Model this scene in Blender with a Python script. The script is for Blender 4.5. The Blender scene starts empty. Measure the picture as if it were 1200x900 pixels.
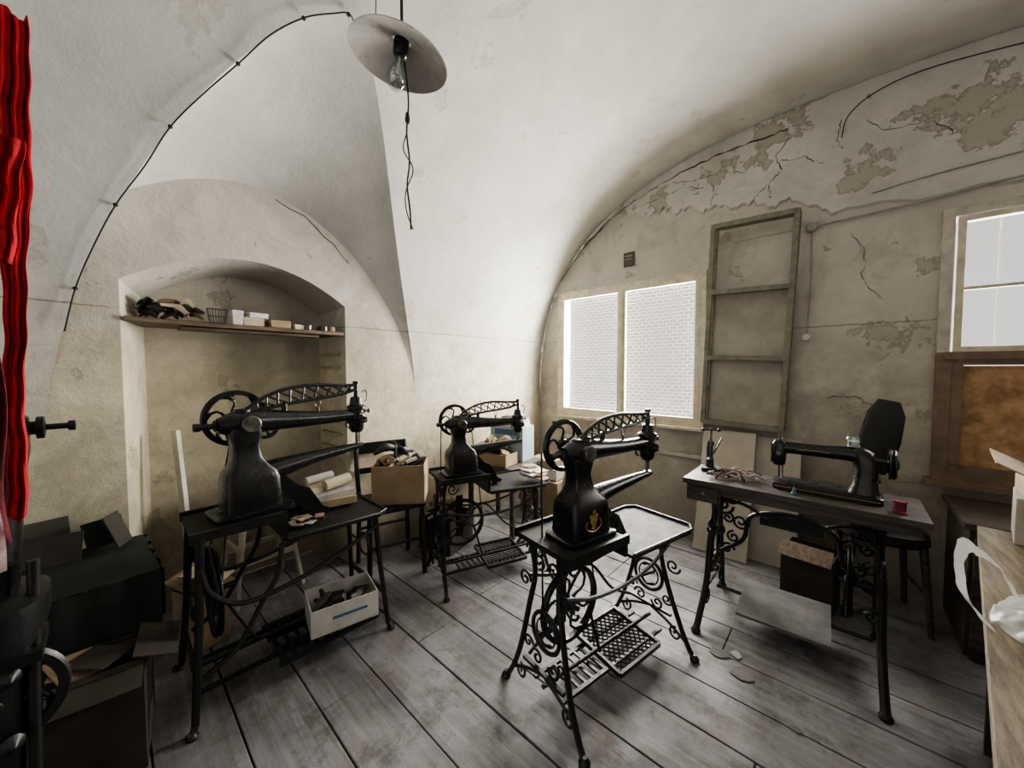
import bpy, math, random
from mathutils import Matrix, Vector, Euler
random.seed(7)
pi=math.pi
# ---------------------------------------------------------------- materials
def newmat(name):
    m=bpy.data.materials.new(name); m.use_nodes=True
    nt=m.node_tree; nt.nodes.clear()
    o=nt.nodes.new('ShaderNodeOutputMaterial'); p=nt.nodes.new('ShaderNodeBsdfPrincipled')
    nt.links.new(p.outputs[0],o.inputs[0]); return m,nt,p,o
def N(nt,t,**k):
    n=nt.nodes.new(t)
    for a,v in k.items(): setattr(n,a,v)
    return n
def noise(nt,scale,detail=6,vec=None,rough=.6,dist=0):
    n=N(nt,'ShaderNodeTexNoise'); n.inputs['Scale'].default_value=scale; n.inputs['Detail'].default_value=detail
    n.inputs['Roughness'].default_value=rough; n.inputs['Distortion'].default_value=dist
    if vec is not None: nt.links.new(vec,n.inputs['Vector'])
    return n.outputs['Fac']
def ramp(nt,fac,stops):
    r=N(nt,'ShaderNodeValToRGB'); e=r.color_ramp.elements
    while len(e)<len(stops): e.new(.5)
    for i,(p,c) in enumerate(stops):
        e[i].position=p; e[i].color=(c[0],c[1],c[2],1) if not isinstance(c,(int,float)) else (c,c,c,1)
    nt.links.new(fac,r.inputs[0]); return r.outputs[0]
def mix(nt,f,a,b,bt='MIX'):
    m=N(nt,'ShaderNodeMix',data_type='RGBA',blend_type=bt)
    for s,x in ((0,f),(6,a),(7,b)):
        if hasattr(x,'links'): nt.links.new(x,m.inputs[s])
        elif isinstance(x,(int,float)): m.inputs[s].default_value=x
        else: m.inputs[s].default_value=(x[0],x[1],x[2],1)
    return m.outputs[2]
def math_(nt,op,a,b=0,c=None,clamp=False):
    m=N(nt,'ShaderNodeMath',operation=op,use_clamp=clamp)
    for i,x in enumerate((a,b,c)):
        if x is None: continue
        if hasattr(x,'links'): nt.links.new(x,m.inputs[i])
        else: m.inputs[i].default_value=x
    return m.outputs[0]
def bump(nt,p,h,strength,dist=.01):
    b=N(nt,'ShaderNodeBump'); b.inputs['Strength'].default_value=strength; b.inputs['Distance'].default_value=dist
    nt.links.new(h,b.inputs['Height']); nt.links.new(b.outputs[0],p.inputs['Normal'])
def pm(name,c1,c2=None,scale=8,rough=.6,metal=0,bmp=.2,stretch=None,spec=None):
    m,nt,p,o=newmat(name); c2=c2 or tuple(x*.7 for x in c1)
    tc=N(nt,'ShaderNodeTexCoord'); v=tc.outputs['Object']
    if stretch:
        mp=N(nt,'ShaderNodeMapping'); mp.inputs['Scale'].default_value=stretch; nt.links.new(v,mp.inputs[0]); v=mp.outputs[0]
    f=noise(nt,scale,7,v)
    nt.links.new(ramp(nt,f,[(.32,c2),(.66,c1)]),p.inputs['Base Color'])
    p.inputs['Roughness'].default_value=rough; p.inputs['Metallic'].default_value=metal
    nt.links.new(math_(nt,'MULTIPLY_ADD',noise(nt,scale*2.3,4,v),.3,rough-.15,True),p.inputs['Roughness'])
    if spec is not None: p.inputs['Specular IOR Level'].default_value=spec
    if bmp: bump(nt,p,noise(nt,scale*5,5,v),bmp,.004)
    return m

IRON=pm('cast_iron',(.014,.014,.015),(.006,.006,.006),14,.42,.0,.25,spec=.5)
PLATE=pm('dusty_iron_plate',(.030,.029,.027),(.012,.012,.012),12,.6,.0,.2,spec=.25)
ENAM=pm('black_enamel',(.009,.009,.010),(.005,.005,.005),10,.3,.0,.08,spec=.55)
STEEL=pm('worn_steel',(.22,.21,.2),(.06,.055,.05),30,.38,.9,.1)
GOLD=pm('gold_decal',(.5,.36,.13),(.25,.17,.06),60,.4,.5,0)
DWOOD=pm('dark_wood',(.085,.070,.058),(.026,.021,.017),6,.5,0,.3,(1,8,8))
SHELFW=pm('shelf_wood',(.17,.12,.08),(.07,.048,.03),6,.6,0,.3,(8,1,8))
BOARD=pm('pale_board',(.46,.42,.35),(.33,.30,.25),3,.6,0,.1)
PANEL=pm('grey_back_panel',(.40,.37,.315),(.26,.24,.20),5,.8,0,.3)
GBOARD=pm('grey_board',(.17,.16,.155),(.08,.08,.08),8,.7,0,.3)
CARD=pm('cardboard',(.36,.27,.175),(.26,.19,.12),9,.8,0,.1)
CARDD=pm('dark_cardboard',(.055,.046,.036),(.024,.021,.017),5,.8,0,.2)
GREENB=pm('dark_green_cloth',(.030,.036,.031),(.013,.017,.015),5,.75,0,.3)
WHITE=pm('white_card',(.60,.58,.54),(.46,.44,.41),8,.7,0,.05)
CREAM=pm('cream_card',(.56,.50,.37),(.44,.38,.28),8,.7,0,.05)
PAPER=pm('grey_paper',(.42,.40,.36),(.24,.22,.20),10,.8,0,.2)
BLUE=pm('blue_print',(.07,.15,.24),(.05,.12,.2),10,.6,0,0)
LBLUE=pm('pale_blue_card',(.36,.44,.46),(.28,.34,.37),8,.7,0,.05)
WPAINT=pm('window_paint',(.60,.55,.44),(.41,.35,.26),14,.55,0,.2)
BPAINT=pm('brown_window_paint',(.21,.14,.09),(.11,.076,.05),14,.55,0,.2)
OLIVE=pm('olive_painted_wood',(.23,.22,.165),(.12,.115,.085),18,.6,0,.3)
PLW=pm('white_painted_wood',(.50,.46,.40),(.32,.29,.245),12,.6,0,.3)
RED=pm('red_cloth',(.46,.012,.022),(.26,.007,.012),9,.9,0,.5)
CLOTHG=pm('patterned_cloth',(.25,.2,.2),(.08,.03,.035),18,.9,0,.5)
MAR=pm('maroon_cloth',(.16,.02,.03),(.07,.01,.015),18,.9,0,.5)
BLACKC=pm('black_leather',(.012,.012,.013),(.007,.007,.008),10,.5,0,.3)
PINK=pm('pink_leather',(.30,.20,.185),(.17,.11,.10),14,.6,0,.3)
BEIGE=pm('beige_leather',(.42,.34,.24),(.28,.21,.15),14,.6,0,.3)
CRACK=pm('crack_dark',(.11,.09,.07),(.06,.05,.04),20,.95,0,0)
CABLE=pm('black_cable',(.02,.02,.02),(.012,.012,.012),20,.6,0,0)
PIPE=pm('painted_conduit',(.36,.34,.30),(.24,.22,.20),20,.6,0,.1)
OPAL=pm('enamel_shade',(.40,.39,.37),(.28,.27,.255),10,.3,0,.05)
SPOOL=pm('maroon_thread',(.16,.02,.05),(.09,.01,.03),40,.7,0,.4)
BENCH=pm('bench_wood',(.27,.22,.16),(.11,.085,.06),7,.7,0,.5,(8,1,8))

def glassmat(name,tint=(1,1,1),gl=.08):
    m,nt,p,o=newmat(name); nt.nodes.remove(p)
    t=N(nt,'ShaderNodeBsdfTransparent'); t.inputs[0].default_value=(*tint,1)
    g=N(nt,'ShaderNodeBsdfGlossy'); g.inputs['Roughness'].default_value=.05
    x=N(nt,'ShaderNodeMixShader'); x.inputs[0].default_value=gl
    nt.links.new(t.outputs[0],x.inputs[1]); nt.links.new(g.outputs[0],x.inputs[2]); nt.links.new(x.outputs[0],o.inputs[0]); return m
PANE=glassmat('window_glass',(.97,.97,.96),.05)
JARG=glassmat('clear_glass',(.8,.85,.85),.2)
def trans(name,c1,c2,scale,f=.6,rough=.8):
    m,nt,p,o=newmat(name); tc=N(nt,'ShaderNodeTexCoord')
    col=ramp(nt,noise(nt,scale,6,tc.outputs['Object']),[(.35,c2),(.65,c1)])
    nt.links.new(col,p.inputs['Base Color']); p.inputs['Roughness'].default_value=rough
    t=N(nt,'ShaderNodeBsdfTranslucent'); nt.links.new(col,t.inputs[0])
    x=N(nt,'ShaderNodeMixShader'); x.inputs[0].default_value=f
    nt.links.new(p.outputs[0],x.inputs[1]); nt.links.new(t.outputs[0],x.inputs[2]); nt.links.new(x.outputs[0],o.inputs[0]); return m
CURT=trans('brown_curtain',(.40,.27,.16),(.23,.145,.08),16,.13)
PLAST=trans('white_plastic_film',(.66,.66,.64),(.56,.56,.54),6,.35,.35)
# sheer lace curtain with woven brick-like pattern
m,nt,p,o=newmat('sheer_lace')
p.inputs['Base Color'].default_value=(.7,.68,.62,1); p.inputs['Roughness'].default_value=.9
tc=N(nt,'ShaderNodeTexCoord'); mp=N(nt,'ShaderNodeMapping'); mp.inputs['Rotation'].default_value=(pi/2,0,0); nt.links.new(tc.outputs['Object'],mp.inputs[0])
br=N(nt,'ShaderNodeTexBrick'); br.inputs['Scale'].default_value=8; br.inputs['Mortar Size'].default_value=.02
br.inputs['Color1'].default_value=(.0,.0,.0,1); br.inputs['Color2'].default_value=(.10,.10,.10,1); br.inputs['Mortar'].default_value=(.48,.48,.48,1)
nt.links.new(mp.outputs[0],br.inputs['Vector'])
t=N(nt,'ShaderNodeBsdfTransparent')
x=N(nt,'ShaderNodeMixShader'); nt.links.new(br.outputs['Color'],x.inputs[0]); nt.links.new(t.outputs[0],x.inputs[1]); nt.links.new(p.outputs[0],x.inputs[2]); nt.links.new(x.outputs[0],o.inputs[0])
LACE=m

# plaster: two-tone limewash with thin painted border line, stains, flaking
def plaster(name,low,high,line=True,grime=.5,flake=.6,dirt=(.30,.255,.19),soot=.35,bs=.4,th=.61):
    m,nt,p,o=newmat(name)
    g=N(nt,'ShaderNodeNewGeometry'); P=g.outputs['Position']
    sp=N(nt,'ShaderNodeSeparateXYZ'); nt.links.new(P,sp.inputs[0]); z=sp.outputs[2]
    zz=math_(nt,'ADD',z,math_(nt,'MULTIPLY',noise(nt,9,4,P),.012))
    big=noise(nt,1.3,7,P,.62,.4); med=noise(nt,5,9,P,.7,.3); fine=noise(nt,28,6,P,.7)
    lo=mix(nt,ramp(nt,med,[(.38,0),(.68,1)]),tuple(x*.66 for x in low),low)
    hi=mix(nt,ramp(nt,big,[(.3,0),(.62,1)]),tuple(x*.8 for x in high),high)
    hi=mix(nt,math_(nt,'MULTIPLY',ramp(nt,med,[(.42,1),(.6,0)]),.25),hi,tuple(x*.7 for x in high))
    tr=math_(nt,'MULTIPLY_ADD',zz,1.6,-2.15,True)
    base=mix(nt,tr,lo,hi)
    gr=math_(nt,'MULTIPLY',math_(nt,'SUBTRACT',1.0,math_(nt,'MULTIPLY',z,1.0),None,True),ramp(nt,big,[(.3,1),(.7,.35)]))
    base=mix(nt,math_(nt,'MULTIPLY',gr,.8),base,(.16,.115,.082))
    st=ramp(nt,noise(nt,2.2,8,P,.72,1.2),[(.5,0),(.66,1)])
    base=mix(nt,math_(nt,'MULTIPLY',st,grime),base,dirt)
    so=ramp(nt,noise(nt,.75,5,P,.6,.6),[(.46,0),(.68,1)])
    base=mix(nt,math_(nt,'MULTIPLY',so,soot),base,(.29,.28,.255))
    fn=noise(nt,2.6,12,P,.68,.25)
    fl=ramp(nt,fn,[(th,0),(th+.007,1)]); rim=ramp(nt,fn,[(th-.01,0),(th-.001,1),(th+.01,1),(th+.02,0)])
    base=mix(nt,math_(nt,'MULTIPLY',fl,flake),base,(.37,.34,.275))
    base=mix(nt,math_(nt,'MULTIPLY',rim,flake*.6),base,(.18,.155,.12))
    if line:
        d=math_(nt,'ABSOLUTE',math_(nt,'SUBTRACT',zz,1.70)); ln=math_(nt,'LESS_THAN',d,.004)
        ln=math_(nt,'MULTIPLY',ln,ramp(nt,noise(nt,6,4,P),[(.35,.3),(.5,1)]))
        base=mix(nt,math_(nt,'MULTIPLY',ln,.65),base,(.2,.13,.085))
    h=math_(nt,'ADD',math_(nt,'MULTIPLY',med,1.0),math_(nt,'MULTIPLY',fine,.12))
    h=math_(nt,'SUBTRACT',h,math_(nt,'MULTIPLY',fl,flake*.3))
    nt.links.new(base,p.inputs['Base Color']); p.inputs['Roughness'].default_value=.92
    p.inputs['Specular IOR Level'].default_value=.15
    bump(nt,p,h,bs,.028); return m
PLL=plaster('plaster_left_wall',(.66,.60,.455),(.59,.565,.51),grime=.38,flake=.6,soot=.3,bs=.45)
PLV=plaster('plaster_vault',(.66,.62,.53),(.62,.61,.575),grime=.2,flake=.32,dirt=(.40,.375,.325),soot=.4,bs=.3)
PLR=plaster('plaster_window_wall',(.52,.475,.40),(.56,.53,.465),line=True,grime=.65,flake=.7,dirt=(.33,.29,.23),soot=.35,bs=.5,th=.60)
PLU=plaster('plaster_upper_layer',(.58,.555,.505),(.61,.59,.54),line=False,grime=.45,flake=.8,dirt=(.35,.325,.275),soot=.35,bs=.5,th=.575)

def floormat():
    m,nt,p,o=newmat('floor_boards')
    g=N(nt,'ShaderNodeNewGeometry'); P=g.outputs['Position']
    sp=N(nt,'ShaderNodeSeparateXYZ'); nt.links.new(P,sp.inputs[0])
    row=math_(nt,'FLOOR',math_(nt,'DIVIDE',math_(nt,'ADD',sp.outputs[1],10-.065),.24))
    w=N(nt,'ShaderNodeTexWhiteNoise',noise_dimensions='1D'); nt.links.new(row,w.inputs['W'])
    mp=N(nt,'ShaderNodeMapping'); mp.inputs['Scale'].default_value=(1.2,22,1); nt.links.new(P,mp.inputs[0])
    gr=noise(nt,1.6,8,mp.outputs[0],.7,.6); big=noise(nt,1.7,6,P,.6,.5); dust=noise(nt,7,9,P,.75); sp2=noise(nt,34,6,P,.8)
    c=ramp(nt,gr,[(.3,(.080,.077,.079)),(.55,(.165,.162,.168)),(.75,(.25,.248,.255))])
    c=mix(nt,1.0,c,ramp(nt,w.outputs[0],[(0,.7),(1,1.15)]),'MULTIPLY')
    c=mix(nt,ramp(nt,big,[(.42,0),(.62,.6)]),c,(.285,.285,.297))
    c=mix(nt,ramp(nt,dust,[(.50,0),(.64,.65)]),c,(.058,.048,.042))
    c=mix(nt,ramp(nt,noise(nt,2.6,8,P,.7,.8),[(.54,0),(.66,.5)]),c,(.13,.095,.07))
    c=mix(nt,ramp(nt,sp2,[(.62,0),(.72,.5)]),c,(.42,.415,.40))
    nt.links.new(c,p.inputs['Base Color']); 
    nt.links.new(ramp(nt,dust,[(.3,.42),(.7,.75)]),p.inputs['Roughness'])
    bump(nt,p,math_(nt,'ADD',gr,dust),.35,.006); return m
FLOOR=floormat()

# ---------------------------------------------------------------- mesh builder
def cr(pts,n=6):
    pts=[Vector(p) for p in pts]; P=[pts[0]*2-pts[1]]+pts+[pts[-1]*2-pts[-2]]; out=[]
    for i in range(1,len(P)-2):
        a,b,c,d=P[i-1:i+3]
        for k in range(n):
            t=k/n
            out.append(.5*((2*b)+(c-a)*t+(2*a-5*b+4*c-d)*t*t+(3*b-a-3*c+d)*t**3))
    out.append(pts[-1]); return out
def crr(rs,n=6):
    out=[]
    for i in range(len(rs)-1):
        for k in range(n): out.append(rs[i]+(rs[i+1]-rs[i])*k/n)
    return out+[rs[-1]]
class B:
    def __init__(s,name,loc=(0,0,0),rz=0,sc=1,rot=None):
        s.name=name; s.v=[];s.f=[];s.mi=[];s.mats=[];s.T=Matrix.Identity(4)
        s.W=Matrix.Translation(loc)@(Euler(rot).to_matrix().to_4x4() if rot else Matrix.Rotation(math.radians(rz),4,'Z'))@Matrix.Scale(sc,4)
    def add(s,vs,fs,mat):
        if mat not in s.mats: s.mats.append(mat)
        k=s.mats.index(mat); b=len(s.v)
        s.v+=[tuple(s.T@Vector(v)) for v in vs]; s.f+=[tuple(i+b for i in f) for f in fs]; s.mi+=[k]*len(fs)
    def box(s,c,d,mat,rot=None):
        R=Euler(rot).to_matrix() if rot else Matrix.Identity(3); c=Vector(c)
        vs=[c+R@Vector((x*d[0]/2,y*d[1]/2,z*d[2]/2)) for x in(-1,1) for y in(-1,1) for z in(-1,1)]
        s.add(vs,[(0,1,3,2),(4,6,7,5),(0,4,5,1),(2,3,7,6),(0,2,6,4),(1,5,7,3)],mat)
    def prism(s,pts,vec,mat):
        n=len(pts); vec=Vector(vec); vs=[Vector(p) for p in pts]; vs+=[p+vec for p in vs]
        s.add(vs,[tuple(range(n)),tuple(range(2*n-1,n-1,-1))]+[(i,(i+1)%n,n+(i+1)%n,n+i) for i in range(n)],mat)
    def tube(s,pts,r,mat,seg=8,closed=False,sq=1.0):
        pts=[Vector(p) for p in pts]; n=len(pts); rs=r if isinstance(r,(list,tuple)) else [r]*n
        tg=[]
        for i in range(n):
            if closed: t=pts[(i+1)%n]-pts[i-1]
            else: t=pts[min(i+1,n-1)]-pts[max(i-1,0)]
            tg.append(t.normalized() if t.length>1e-9 else Vector((0,0,1)))
        a=Vector((0,0,1)) if abs(tg[0].z)<.9 else Vector((1,0,0))
        u=tg[0].cross(a).normalized(); vs=[]
        for i in range(n):
            u=(u-tg[i]*u.dot(tg[i])).normalized(); w=tg[i].cross(u)
            for k in range(seg):
                A=2*pi*k/seg; vs.append(pts[i]+u*math.cos(A)*rs[i]*sq+w*math.sin(A)*rs[i])
        fs=[]
        for i in range(n if closed else n-1):
            j=(i+1)%n
            for k in range(seg): fs.append((i*seg+k,i*seg+(k+1)%seg,j*seg+(k+1)%seg,j*seg+k))
        if not closed: fs+=[tuple(range(seg))[::-1],tuple((n-1)*seg+k for k in range(seg))]
        s.add(vs,fs,mat)
    def cyl(s,p0,p1,r0,mat,r1=None,seg=16): s.tube([p0,p1],[r0,r0 if r1 is None else r1],mat,seg)
    def lathe(s,prof,c,axis,mat,seg=24,cap=True):
        ax=Vector(axis).normalized(); a=Vector((0,0,1)) if abs(ax.z)<.9 else Vector((1,0,0))
        u=ax.cross(a).normalized(); w=ax.cross(u); c=Vector(c); vs=[];fs=[]
        for r,h in prof:
            for k in range(seg):
                A=2*pi*k/seg; vs.append(c+ax*h+(u*math.cos(A)+w*math.sin(A))*max(r,1e-4))
        for i in range(len(prof)-1):
            for k in range(seg): fs.append((i*seg+k,i*seg+(k+1)%seg,(i+1)*seg+(k+1)%seg,(i+1)*seg+k))
        if cap: fs+=[tuple(range(seg))[::-1],tuple((len(prof)-1)*seg+k for k in range(seg))]
        s.add(vs,fs,mat)
    def ring(s,c,axis,R,r,mat,seg=28,rs=8):
        ax=Vector(axis).normalized(); a=Vector((0,0,1)) if abs(ax.z)<.9 else Vector((1,0,0))
        u=ax.cross(a).normalized(); w=ax.cross(u); c=Vector(c)
        s.tube([c+(u*math.cos(2*pi*k/seg)+w*math.sin(2*pi*k/seg))*R for k in range(seg)],r,mat,rs,True)
    def loft(s,secs,mat,seg=24,n=4):
        vs=[];fs=[]
        for (z,cx,cy,hx,hy) in secs:
            for k in range(seg):
                A=2*pi*k/seg; ca,sa=math.cos(A),math.sin(A)
                vs.append((cx+hx*math.copysign(abs(ca)**(2/n),ca),cy+hy*math.copysign(abs(sa)**(2/n),sa),z))
        for i in range(len(secs)-1):
            for k in range(seg): fs.append((i*seg+k,i*seg+(k+1)%seg,(i+1)*seg+(k+1)%seg,(i+1)*seg+k))
        fs+=[tuple(range(seg))[::-1],tuple((len(secs)-1)*seg+k for k in range(seg))]
        s.add(vs,fs,mat)
    def sheet(s,fn,nu,nv,mat):
        vs=[fn(i/nu,j/nv) for i in range(nu+1) for j in range(nv+1)]
        s.add(vs,[(i*(nv+1)+j,i*(nv+1)+j+1,(i+1)*(nv+1)+j+1,(i+1)*(nv+1)+j) for i in range(nu) for j in range(nv)],mat)
    def openbox(s,c,d,mat,th=.006,rot=0,inner=None):
        T=s.T.copy(); s.T=T@Matrix.Translation(c)@Matrix.Rotation(rot,4,'Z'); x,y,z=d
        s.box((0,0,th/2),(x,y,th),mat)
        for sx in(-1,1): s.box((sx*(x/2-th/2),0,z/2),(th,y,z),mat)
        for sy in(-1,1): s.box((0,sy*(y/2-th/2),z/2),(x-2*th,th,z),mat)
        s.T=T
    def done(s,sharp=38,bev=0,solid=0,flat=False):
        me=bpy.data.meshes.new(s.name); me.from_pydata(s.v,[],s.f)
        for m in s.mats: me.materials.append(m)
        me.polygons.foreach_set('material_index',s.mi); me.validate(); me.update()
        import bmesh
        bm=bmesh.new(); bm.from_mesh(me); bmesh.ops.recalc_face_normals(bm,faces=bm.faces); bm.to_mesh(me); bm.free()
        if not flat:
            me.polygons.foreach_set('use_smooth',[True]*len(me.polygons)); me.set_sharp_from_angle(angle=math.radians(sharp))
        o=bpy.data.objects.new(s.name,me); bpy.context.scene.collection.objects.link(o); o.matrix_world=s.W
        if bev:
            md=o.modifiers.new('bevel','BEVEL'); md.width=bev; md.segments=2; md.limit_method='ANGLE'; md.angle_limit=math.radians(50)
        if solid:
            md=o.modifiers.new('solid','SOLIDIFY'); md.thickness=solid
        s.obj=o; return o

# ---------------------------------------------------------------- room
XW=2.6; YW=3.35; YB=-2.6; Z0=1.1; RISE=2.15; NE=2.5
def barz(x): return Z0+RISE*max(0,1-abs(x/XW)**NE)**(1/NE)
def barpt(phi,y):
    c,sn=math.cos(phi),math.sin(phi)
    return (-XW*math.copysign(abs(c)**(2/NE),c),y,Z0+RISE*abs(sn)**(2/NE))
GC,GW,GR,GN=.755,.945,1.84,1.64      # groin arch
AC,AW,AR,AN=.60,1.09,1.37,1.8         # wall arch
def phis(z): return math.asin(min(1,max(0,((z-Z0)/RISE))**(NE/2)))
TH=[pi*i/56 for i in range(57)]
def se(th,c,w,r,n):
    a,b=math.cos(th),math.sin(th)
    return c-w*math.copysign(abs(a)**(2/n),a), Z0+r*max(b,0)**(2/n)
rows=[]
for i in range(14): rows.append((YB+(GC-GW-YB)*i/14,Z0))
for t in TH: rows.append(se(t,GC,GW,GR,GN))
for i in range(1,17): rows.append((GC+GW+(YW-GC-GW)*i/16,Z0))
b=B('ceiling'); M=56; vs=[]; fs=[]
for (y,z) in rows:
    p0=phis(z)
    for j in range(M+1): vs.append(barpt(p0+(pi-p0)*j/M,y))
for i in range(len(rows)-1):
    for j in range(M): fs.append((i*(M+1)+j,i*(M+1)+j+1,(i+1)*(M+1)+j+1,(i+1)*(M+1)+j))
b.add(vs,fs,PLV)
K=10; vs=[];fs=[]
for t in TH:
    yg,zg=se(t,GC,GW,GR,GN); xg=barpt(phis(zg),0)[0]; ya,za=se(t,AC,AW,AR,AN)
    for k in range(K+1):
        q=k/K; dome=.05*math.sin(pi*q)*math.sin(t)
        vs.append((xg+(-XW-xg)*q,yg+(ya-yg)*q,zg+(za-zg)*q+dome))
for i in range(len(TH)-1):
    for k in range(K): fs.append((i*(K+1)+k,i*(K+1)+k+1,(i+1)*(K+1)+k+1,(i+1)*(K+1)+k))
b.add(vs,fs,PLV); b.done(sharp=50)

# left wall with niche
NY0,NY1=.05,1.13
def nz(y): return 1.83+.20*(1-((y-.59)/.54)**2)
def wtop(y):
    d=abs((y-AC)/AW)
    return Z0 if d>=1 else Z0+AR*(1-d**AN)**(1/AN)
b=B('wall_left'); X=-XW
ys=sorted(set([YB,-1.2,YW]+[round(AC+AW*math.cos(t),4) for t in TH]+[NY0+(NY1-NY0)*i/24 for i in range(25)]))
for i in range(len(ys)-1):
    a,c=ys[i],ys[i+1]; m=(a+c)/2; lo=(nz(a),nz(c)) if NY0-1e-4<m<NY1+1e-4 else (0,0)
    b.add([(X,a,lo[0]),(X,c,lo[1]),(X,c,wtop(c)+.003),(X,a,wtop(a)+.003)],[(0,1,2,3)],PLL)
XN=-3.0; bY0,bY1=.15,1.10
fr=[(NY0,0)]+[(NY0+(NY1-NY0)*i/24,nz(NY0+(NY1-NY0)*i/24)) for i in range(25)]+[(NY1,0)]
bk=[(bY0,0)]+[(bY0+(bY1-bY0)*i/24,nz(NY0+(NY1-NY0)*i/24)-.03) for i in range(25)]+[(bY1,0)]
for i in range(len(fr)-1):
    b.add([(X,*fr[i]),(X,*fr[i+1]),(XN,*bk[i+1]),(XN,*bk[i])],[(0,1,2,3)],PLL)
b.add([(XN,*p) for p in bk],[tuple(range(len(bk)))],PLL)
b.done(sharp=25)
# window wall
W1=(-2.30,-.89,.93,2.18); W2=(.43,1.75,.76,2.29)
def wallcols(b,Y,xs,ops,zf,mat):
    for i in range(len(xs)-1):
        a,c=xs[i],xs[i+1]; m=(a+c)/2; sp=[(0,None)]
        for (x0,x1,z0,z1) in ops:
            if x0<m<x1: sp=[(0,z0),(z1,None)]
        for lo,hi in sp:
            b.add([(a,Y,lo),(c,Y,lo),(c,Y,zf(c) if hi is None else hi),(a,Y,zf(a) if hi is None else hi)],[(0,1,2,3)],mat)
b=B('wall_window_side')
xs=sorted(set([-XW*math.cos(pi*i/50) for i in range(51)]+[W1[0],W1[1],W2[0],W2[1]]))
wallcols(b,YW,xs,[W1,W2],barz,PLR)
for (x0,x1,z0,z1) in (W1,W2):
    for q in ([(x0,z0),(x1,z0)],[(x1,z0),(x1,z1)],[(x1,z1),(x0,z1)],[(x0,z1),(x0,z0)]):
        b.add([(q[0][0],YW,q[0][1]),(q[1][0],YW,q[1][1]),(q[1][0],YW+.16,q[1][1]),(q[0][0],YW+.16,q[0][1])],[(0,1,2,3)],PLV)
b.done(sharp=25)
b=B('wall_right'); b.add([(XW,YB,0),(XW,YW,0),(XW,YW,Z0+.01),(XW,YB,Z0+.01)],[(0,1,2,3)],PLL); b.done()
# upper plaster coat
b=B('trim_plaster_layer')
edge=[(-1.62,2.93),(-1.52,2.86),(-1.42,2.83),(-1.34,2.79),(-1.22,2.81),(-1.12,2.745),(-1.0,2.765),(-.9,2.70),(-.8,2.72),(-.68,2.655),(-.55,2.665),(-.43,2.60),(-.33,2.62),(-.22,2.54),(-.1,2.47),(.3,2.43),(.9,2.44),(1.6,2.44),(2.2,2.40)]
e2=[]
for i in range(len(edge)-1):
    for k in range(5):
        q=k/5; e2.append((edge[i][0]*(1-q)+edge[i+1][0]*q,edge[i][1]*(1-q)+edge[i+1][1]*q+random.uniform(-.02,.02)))
e2.append(edge[-1])
for i in range(len(e2)-1):
    (a,za),(c,zc)=e2[i],e2[i+1]; ta,tc=barz(a)-.004,barz(c)-.004
    if ta<za: ta=za
    if tc<zc: tc=zc
    b.add([(a,YW-.022,za),(c,YW-.022,zc),(c,YW-.022,tc),(a,YW-.022,ta)],[(0,1,2,3)],PLU)
    b.add([(a,YW-.022,za),(c,YW-.022,zc),(c,YW+.0,zc-.014),(a,YW+.0,za-.014)],[(0,1,2,3)],PLU)
b.done(sharp=30)
# floor boards
b=B('floor'); b.box((0,.3,-.045),(6.6,6.4,.03),CRACK)
y=-2.575-.24
while y<3.6:
    x=-3.3; ln=random.uniform(1.4,3.2)
    while x<3.2:
        x2=min(x+ln,3.25); dz=random.uniform(-.002,.002)
        if y+.12<YW+.1: b.box(((x+x2)/2,y+.12,-.015+dz),(x2-x-.004,.234,.03),FLOOR)
        x=x2; ln=random.uniform(2.0,3.6)
    y+=.24
b.done(bev=.003)

# ---------------------------------------------------------------- windows
b=B('window_1'); x0,x1,z0,z1=W1; yf=YW-.015; cx=(x0+x1)/2
def rect(b,x0,x1,z0,z1,y,w,d,mat):
    b.box(((x0+x1)/2,y,z1-w/2),(x1-x0,d,w),mat); b.box(((x0+x1)/2,y,z0+w/2),(x1-x0,d,w),mat)
    b.box((x0+w/2,y,(z0+z1)/2),(w,d,z1-z0-2*w),mat); b.box((x1-w/2,y,(z0+z1)/2),(w,d,z1-z0-2*w),mat)
rect(b,x0-.03,x1+.03,z0-.03,z1+.03,yf,.05,.035,WPAINT)
rect(b,x0+.015,cx-.003,z0+.015,z1-.015,yf-.005,.036,.03,WPAINT)
rect(b,cx+.003,x1-.015,z0+.015,z1-.015,yf-.005,.036,.03,WPAINT)
b.box((cx,yf-.02,(z0+z1)/2),(.022,.02,z1-z0-.03),WPAINT)
b.box((cx,YW-.03,z0-.04),(x1-x0+.04,.09,.022),WPAINT)
b.box((cx,yf,(z0+z1)/2),(x1-x0-.08,.004,z1-z0-.08),PANE)
b.sheet(lambda u,v:(x0+.01+(x1-x0-.02)*u,YW+.09+.006*math.sin(u*70),z0+(z1-z0)*v),120,2,LACE)
b.done()
b=B('window_2'); x0,x1,z0,z1=W2; zm=1.475
b.box((x0-.005,yf,(zm+z1)/2+.0),(.05,.06,z1-zm-.03),PLW); b.box((x1+.005,yf,(zm+z1)/2),(.05,.06,z1-zm-.03),PLW); b.box(((x0+x1)/2,yf,z1+.01),(x1-x0+.06,.06,.05),PLW)
rect(b,x0-.03,x1+.03,z0-.02,zm+.02,yf,.06,.07,BPAINT)
cx=(x0+x1)/2
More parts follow.
